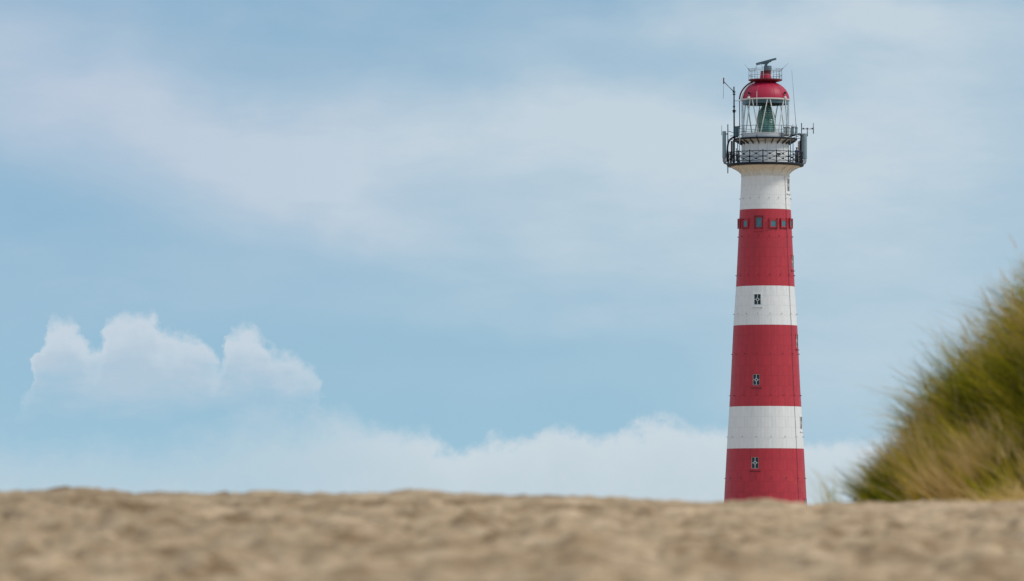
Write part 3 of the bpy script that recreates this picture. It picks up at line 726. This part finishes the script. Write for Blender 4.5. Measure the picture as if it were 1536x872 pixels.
def sector(label, x0, x1, y0, y1, pole, py0, py1, side):
    cx = X((x0 + x1) / 2); w = (x1 - x0) * S; z0, z1 = Z(y1), Z(y0); t = thing('panel_antenna', label, 'antenna', (X(pole), 0, Z(py1)), 'panel antennas on the gallery')
    mb = MB(); n = 9; vs_ = []
    for z, k in ((z0, .86), (z0 + .05, 1), (z1 - .05, 1), (z1, .86)):          # rounded front housing
        for i in range(n):
            a = math.pi * i / (n - 1); vs_.append((cx - w / 2 * math.cos(a) * k, -.20 - .16 * math.sin(a) * k, z))
        vs_ += [(cx + w / 2 * k, .12, z), (cx - w / 2 * k, .12, z)]
    m = n + 2
    fs = [(r * m + i, r * m + (i + 1) % m, (r + 1) * m + (i + 1) % m, (r + 1) * m + i) for r in range(3) for i in range(m)] + [tuple(range(m))[::-1], tuple(range(3 * m, 4 * m))]
    mb.add(vs_, fs); part(mb, 'housing', 'panel_grey', t)
    mb = MB(); mb.box((cx, -.03, z0 + .22), (w + .03, .42, .05)); part(mb, 'seam_band', 'grey_metal', t)
    mb = MB(); mb.tube([(X(pole), 0, Z(py1)), (X(pole), 0, Z(py0))], .055, 8); part(mb, 'pole', 'dark_metal', t)
    for zz in (z0 + .4, z1 - .3):
        mb = MB(); mb.bar((X(pole), 0, zz), (cx, 0, zz), .09, .12); part(mb, 'clamp', 'dark_metal', t)
    for o in (-.28, .0, .28):
        mb = MB(); mb.tube([(cx + o * w, 0, z0 + .02), (cx + o * w, 0, z0 - .30), (cx + o * w - side * .10, 0, z0 - .55), (cx - side * (.36 + o * .1), 0, z0 - .70), (X(pole) + side * .05, 0, z0 - .5)], .05, 6); part(mb, 'feeder_cable', 'dark_metal' if o else 'rust', t)
    return t
sector('tall blue grey panel antenna on a pole at the left edge of the gallery', 1083.6, 1089.2, 197, 237.5, 1091.8, 186.5, 260, -1)
sector('tall grey panel antenna at the right edge of the gallery', 1203.2, 1210.4, 200.8, 238.5, 1202.3, 185, 250, 1)
whip('tiny vertical rod at the top left of the left panel antenna', (X(1082.6), 0, Z(203)), (X(1082.6), 0, Z(188)), .03, 'dark_metal', base=False)
t = thing('dipole_antenna', 'small H shaped dipole antenna on a boom at the far right of the gallery', 'antenna', (X(1211), 0, Z(205)))
mb = MB(); mb.tube([(X(1211), 0, Z(205)), (X(1211), 0, Z(193))], .06, 6); part(mb, 'bracket', 'grey_metal', t)
mb = MB(); mb.tube([(X(1202.4), 0, Z(193.8)), (X(1220), 0, Z(193.8))], .04, 6); part(mb, 'boom', 'grey_metal', t)
mb = MB(); mb.tube([(X(1220), 0, Z(201)), (X(1220), 0, Z(185))], .055, 6); part(mb, 'dipole', 'grey_metal', t)
for px in (1205, 1210.8, 1218.3):
    mb = MB(); mb.box((X(px), 0, Z(193.4)), (.17, .14, .17)); part(mb, 'clamp', 'dark_metal', t)
# bowed cable conduits from the upper deck to the poles
for pts, nm in ((((1104, 205.5), (1100, 206), (1096, 208.5), (1092.8, 213), (1091.4, 220), (1090.8, 230), (1090.6, 243)), 'left'), (((1184, 205), (1190, 203.4), (1196, 201.8), (1200, 201.4), (1201.8, 204), (1201.4, 216), (1201.2, 243)), 'right')):
    mb = MB(); mb.tube([(X(a), -.3, Z(b, .3)) for a, b in pts], .10, 8); part(mb, 'conduit', 'black_iron', LH)
for a, b in (((1095, 204), (1102, 204)), ((1091.8, 196.5), (1101, 199.5)), ((1091.8, 209.5), (1099, 209.5)), ((1186, 208.5), (1202, 203)), ((1090, 226), (1097, 229)), ((1195, 208), (1202, 208))):
    mb = MB(); mb.bar((X(a[0]), -.1, Z(a[1])), (X(b[0]), -.1, Z(b[1])), .06); part(mb, 'outrigger', 'dark_metal', LH)
# pipes and cable ladders between the decks
for px, y0, y1, w, m in ((1097.6, 211, 241, .11, 'rust'), (1100.3, 209, 244, .07, 'dark_metal'), (1101.8, 209, 244, .05, 'brass'), (1104.6, 222, 240, .05, 'dark_metal'), (1106.5, 211, 245, .05, 'grey_metal'),
                          (1197.4, 212, 246, .05, 'rust'), (1199.2, 211, 246, .06, 'rust'), (1200.8, 209, 246, .06, 'dark_metal')):
    yy = .6; mb = MB(); mb.tube([(X(px), yy, Z(y1)), (X(px), yy, Z(y0))], w, 6); part(mb, 'riser_pipe', m, LH)
for py in (215, 219, 223, 227, 231):
    mb = MB(); mb.bar((X(1197), .6, Z(py)), (X(1201), .6, Z(py)), .04); part(mb, 'rung', 'rust', LH)
for px, y, lab in ((1099, 233, 'small dark camera clamped to the left end of the gallery railing'), (1168, 231.2, 'small dark camera clamped to the gallery railing right of centre')):
    yy = -(55.6 * S) * math.cos(math.asin(max(-1, min(1, (px - AX) / 55.6)))); t = thing('camera_unit', lab, 'camera', (X(px), yy, Z(y + 1.6, -yy)), 'cameras on the gallery railing')
    mb = MB(); mb.box((X(px), yy, Z(y, -yy)), (.42, .26, .2)); part(mb, 'body', 'black_iron', t)
    mb = MB(); mb.tube([(X(px), yy, Z(y + 3, -yy)), (X(px), yy, Z(y, -yy))], .05, 6); part(mb, 'clamp', 'dark_metal', t)

# ---------------------------------------------------------------- person on the gallery
def person():
    yy = -.55; base = Vector((X(1194.3), yy, zt))
    V_, E_, RD = [], [], []
    def v(x, y, z, r, link=None, r2=None):
        V_.append((x, y, z)); RD.append((r, r2 or r)); i = len(V_) - 1
        if link is not None: E_.append((link, i))
        return i
    hip = v(0, 0, .98, .15, None, .12)
    w = v(0, .0, 1.12, .13, hip, .10); ch = v(.01, -.02, 1.32, .16, w, .115); sh = v(.02, -.03, 1.46, .12, ch, .09); nk = v(.03, -.04, 1.54, .055, sh)
    hd = v(.04, -.05, 1.62, .085, nk, .095); v(.04, -.05, 1.72, .09, hd, .10); v(.045, -.15, 1.63, .018, hd)
    for s in (-1, 1):
        th_ = v(s * .10, 0, .90, .085, hip); kn = v(s * .11, -.03, .50, .058, th_); an = v(s * .12, .02, .09, .042, kn); v(s * .14, -.14, .045, .04, an)
    def arm(pts, fdir):
        s0 = v(*pts[0], .062, sh); e = v(*pts[1], .048, s0); wr = v(*pts[2], .03, e)
        f = Vector(fdir).normalized(); pm = v(*(Vector(pts[2]) + f * .07), .034, wr, .018); side = f.cross(Vector((0, 0, 1)))
        side = side.normalized() if side.length > .1 else Vector((1, 0, 0)); up = side.cross(f)
        for k, ln in ((-1.5, .065), (-.5, .08), (.5, .085), (1.5, .07)):
            a = v(*(Vector(V_[pm]) + f * .04 + up * k * .02), .0095, pm); v(*(Vector(V_[a]) + f * ln - side * .03), .0085, a)
        v(*(Vector(V_[wr]) + f * .06 + up * .06), .010, wr)
    arm([(.20, -.03, 1.42), (.40, -.14, 1.38), (.60, -.22, 1.42)], (1, -.2, .1))
    arm([(-.17, -.03, 1.42), (-.20, -.14, 1.18), (-.08, -.32, 1.16)], (.5, -.8, 0))
    me = bpy.data.meshes.new('person'); me.from_pydata(V_, E_, []); o = bpy.data.objects.new('person', me); col.objects.link(o)
    md = o.modifiers.new('skin', 'SKIN'); md.use_smooth_shade = True; o.modifiers.new('sub', 'SUBSURF').levels = 1
    if not me.skin_vertices: pass
    sk = me.skin_vertices[0].data
    for i, r in enumerate(RD): sk[i].radius = r; sk[i].use_root = (i == 0)
    dg = bpy.context.evaluated_depsgraph_get(); m2 = bpy.data.meshes.new_from_object(o.evaluated_get(dg)); o.modifiers.clear(); o.data = m2
    m2.materials.clear()
    for k in ('blue_cloth', 'trousers', 'skin', 'boots'): m2.materials.append(MAT[k])
    for p in m2.polygons:
        c = p.center; p.material_index = 2 if (c.z > 1.53 or abs(c.x) > .57 or (c.y < -.27 and c.z > 1)) else (0 if c.z > .96 else (3 if c.z < .12 else 1)); p.use_smooth = True
    o.location = LM @ base; o.rotation_euler = (0, 0, PHI + R(25))
    tag(o, 'person in blue work jacket and dark trousers standing on the gallery, one arm held out', 'person')
    mb = MB(); mb.lathe([(.105, 1.66), (.115, 1.72), (.10, 1.79), (.05, 1.825), (0, 1.83)], 14, cx=.04, cy=-.035); h = mb.build('hair', 'hair', o)
person()

# ---------------------------------------------------------------- marram grass on the dune
def grass_mat(name, ramp):
    m = bpy.data.materials.new(name); m.use_nodes = True; n, l = m.node_tree.nodes, m.node_tree.links; b = n['Principled BSDF']
    at = n.new('ShaderNodeAttribute'); at.attribute_name = 'tone'; r = n.new('ShaderNodeValToRGB'); l.new(at.outputs['Fac'], r.inputs[0])
    e = r.color_ramp.elements; e[0].position = ramp[0][0]; e[0].color = (*ramp[0][1], 1); e[1].position = ramp[-1][0]; e[1].color = (*ramp[-1][1], 1)
    for p, c in ramp[1:-1]: k = e.new(p); k.color = (*c, 1)
    l.new(r.outputs[0], b.inputs['Base Color']); b.inputs['Roughness'].default_value = .7; b.inputs['Specular IOR Level'].default_value = .08
    tl = n.new('ShaderNodeBsdfTranslucent'); l.new(r.outputs[0], tl.inputs[0]); mx = n.new('ShaderNodeMixShader'); mx.inputs[0].default_value = .34
    l.new(b.outputs[0], mx.inputs[1]); l.new(tl.outputs[0], mx.inputs[2]); l.new(mx.outputs[0], n['Material Output'].inputs[0])
    MAT[name] = m
grass_mat('marram', [(0, (.045, .05, .003)), (.10, (.16, .19, .005)), (.25, (.40, .37, .012)), (.48, (.62, .47, .03)), (.70, (.68, .46, .08)), (.9, (.78, .58, .27)), (1, (.50, .20, .08))])
def blades(root, lean, length, width, droop, tone, nseg=4):
    """ribbons: root (n,3), lean unit direction (n,3), droop dir strength"""
    n = len(root); side = np.cross(lean, rng.normal(size=(n, 3))); side /= np.linalg.norm(side, axis=1, keepdims=True)
    verts = np.zeros((n, (nseg + 1) * 2, 3)); hor = lean.copy(); hor[:, 2] = 0; hor /= (np.linalg.norm(hor, axis=1, keepdims=True) + 1e-6)
    for i in range(nseg + 1):
        t = i / nseg; p = root + lean * (length * t)[:, None] + hor * (droop * length * t ** 2.2 * .55)[:, None]; p[:, 2] -= droop * length * t ** 2.4 * .55
        w = width * (1 - t ** 1.6 * .88); verts[:, 2 * i] = p - side * (w / 2)[:, None]; verts[:, 2 * i + 1] = p + side * (w / 2)[:, None]
    f = np.array([[2 * i, 2 * i + 1, 2 * i + 3, 2 * i + 2] for i in range(nseg)])
    faces = (np.arange(n)[:, None, None] * (nseg + 1) * 2 + f[None]).reshape(-1, 4)
    return verts.reshape(-1, 3), faces, np.repeat(tone, (nseg + 1) * 2)
def grass_object(name, parts, label):
    vs_, fs, ts, o = [], [], [], 0
    for v, f, t in parts: vs_.append(v); fs.append(f + o); ts.append(t); o += len(v)
    me = np_mesh(name, np.concatenate(vs_), np.concatenate(fs).ravel(), 4); at = me.attributes.new('tone', 'FLOAT', 'POINT')
    at.data.foreach_set('value', np.concatenate(ts).astype(np.float32)); me.materials.append(MAT['marram'])
    ob = bpy.data.objects.new(name, me); col.objects.link(ob); return tag(ob, label, 'grass', kind='stuff')
def grad(x, y, e=.15):
    return (mound(x + e, y) - mound(x - e, y)) / (2 * e), (mound(x, y + e) - mound(x, y - e)) / (2 * e)
def scatter(NT, seed_keep, x0=1.6, x1=4.3, y1=35.0):
    tx, ty = rng.uniform(x0, x1, NT * 6), rng.uniform(25.4, y1, NT * 6)
    d = mound_d(tx, ty) + .10 * fbm(tx * 1.3, ty * .9, 77, 3)
    keep = (d < 1.01) & (fbm(tx / .35, ty / .5, 55, 2) > seed_keep)
    pxt, pyt = 768 + tx / ty * F, HY - ground(tx, ty) / ty * F
    keep &= ~((np.abs(pxt - 1506) < 20) & (np.abs(pyt - 635) < 50))          # a hollow in the tussocks
    return tx[keep][:NT], ty[keep][:NT]
def sward(tx, ty, nb, spread, hmin, hmax, wmin, wmax, tone_mid, tone_amp, tuft_lean, blade_lean, droop):
    n = len(tx) * nb; sp_ = np.repeat(rng.uniform(spread * .6, spread * 1.3, len(tx)), nb)
    ox, oy = rng.normal(0, 1, n), rng.normal(0, 1, n)
    rx, ry = np.repeat(tx, nb) + ox * sp_, np.repeat(ty, nb) + oy * sp_
    gx, gy = grad(np.repeat(tx, nb), np.repeat(ty, nb)); gl = np.sqrt(gx ** 2 + gy ** 2) + 1e-6
    tl_ = np.repeat(rng.normal(0, tuft_lean, (len(tx), 2)), nb, 0)
    out = np.stack([-gx / gl * np.minimum(gl, 1.2) * .22 - .18 + tl_[:, 0] + ox * .16 + rng.normal(0, blade_lean, n), -gy / gl * np.minimum(gl, 1.2) * .18 + tl_[:, 1] + oy * .16 + rng.normal(0, blade_lean, n), np.ones(n)], -1)
    out /= np.linalg.norm(out, axis=1, keepdims=True)
    ht = np.repeat(rng.uniform(hmin, hmax, len(tx)), nb) * rng.uniform(.5, 1.12, n) * np.clip((1.02 - mound_d(rx, ry)) * 5.0, .62, 1)
    tt = np.repeat(np.clip(tone_mid + tone_amp * fbm(tx / .30, ty / .42, 23, 2) + rng.normal(0, .17, len(tx)), .02, .90), nb)
    tone = np.clip(tt + rng.normal(0, .10, n), 0, .93)
    return blades(np.stack([rx, ry, ground(rx, ry) - .03], -1), out, ht, rng.uniform(wmin, wmax, n), rng.uniform(.02, droop, n), tone)
tx, ty = scatter(900, -.34)
g1 = sward(tx, ty, 60, .050, .34, .66, .004, .009, .44, 2.0, .30, .14, .55)
ux, uy = scatter(1700, -.9)
g0 = sward(ux, uy, 14, .10, .14, .32, .004, .009, .38, 1.3, .4, .4, .8)
wx, wy = scatter(380, -.1)
g4 = sward(wx, wy, 5, .05, .36, .64, .004, .008, .84, .25, .45, .30, .9)
# seed heads on stiff stalks
ns = 520; k = rng.integers(0, len(tx), ns); sx, sy = tx[k] + rng.normal(0, .05, ns), ty[k] + rng.normal(0, .05, ns)
so = np.stack([-.16 + rng.normal(0, .14, ns), rng.normal(0, .14, ns), np.ones(ns)], -1); so /= np.linalg.norm(so, axis=1, keepdims=True)
sl = rng.uniform(.42, .66, ns) * np.clip((1.02 - mound_d(sx, sy)) * 3.2, .4, 1); sroot = np.stack([sx, sy, ground(sx, sy)], -1)
g2 = blades(sroot, so, sl, np.full(ns, .004), np.full(ns, .06), rng.uniform(.62, .9, ns), 3)
g3 = blades(sroot + so * (sl * .97)[:, None], so, rng.uniform(.09, .15, ns), np.full(ns, .008), np.full(ns, .15), rng.uniform(.85, 1.0, ns), 3)
qx, qy = scatter(1100, -.5, 4.3, 8.1, 36.8)      # the dune's far flank, out of the photograph
g5 = sward(qx, qy, 40, .08, .34, .66, .008, .014, .44, 2.0, .30, .14, .55)
grass_object('marram_grass', [g0, g1, g2, g3, g4, g5], 'tall olive and straw coloured marram grass covering the dune on the right')
# withered straw hanging over the sand at the foot of the dune
ns = 420; sx, sy = rng.uniform(2.3, 3.1, ns), rng.normal(0, .16, ns) + 26.6
sy = sy - (sx - 4.0) * .0; lean = np.stack([-.5 + rng.normal(0, .35, ns), -.25 + rng.normal(0, .3, ns), .42 + rng.normal(0, .15, ns)], -1); lean /= np.linalg.norm(lean, axis=1, keepdims=True)
g = blades(np.stack([sx, sy, ground(sx, sy)], -1), lean, rng.uniform(.10, .28, ns), rng.uniform(.003, .006, ns), rng.uniform(.3, .9, ns), rng.uniform(.74, .93, ns))
grass_object('dry_grass', [g], 'pale withered grass lying over the sand at the foot of the dune')
# thin outlying tuft left of the dune
ns = 46; sx, sy = rng.normal(1.79, .05, ns), rng.normal(29.5, .06, ns)
lean = np.stack([-.22 + rng.normal(0, .2, ns), rng.normal(0, .2, ns), np.ones(ns)], -1); lean /= np.linalg.norm(lean, axis=1, keepdims=True)
g = blades(np.stack([sx, sy, ground(sx, sy) - .02], -1), lean, rng.uniform(.14, .34, ns), rng.uniform(.002, .004, ns), rng.uniform(.05, .5, ns), rng.uniform(.1, .6, ns))
grass_object('sparse_grass', [g], 'thin sparse grass tuft between the lighthouse and the grassy dune')

for o in bpy.data.objects:
    if 'off' in o: del o['off']
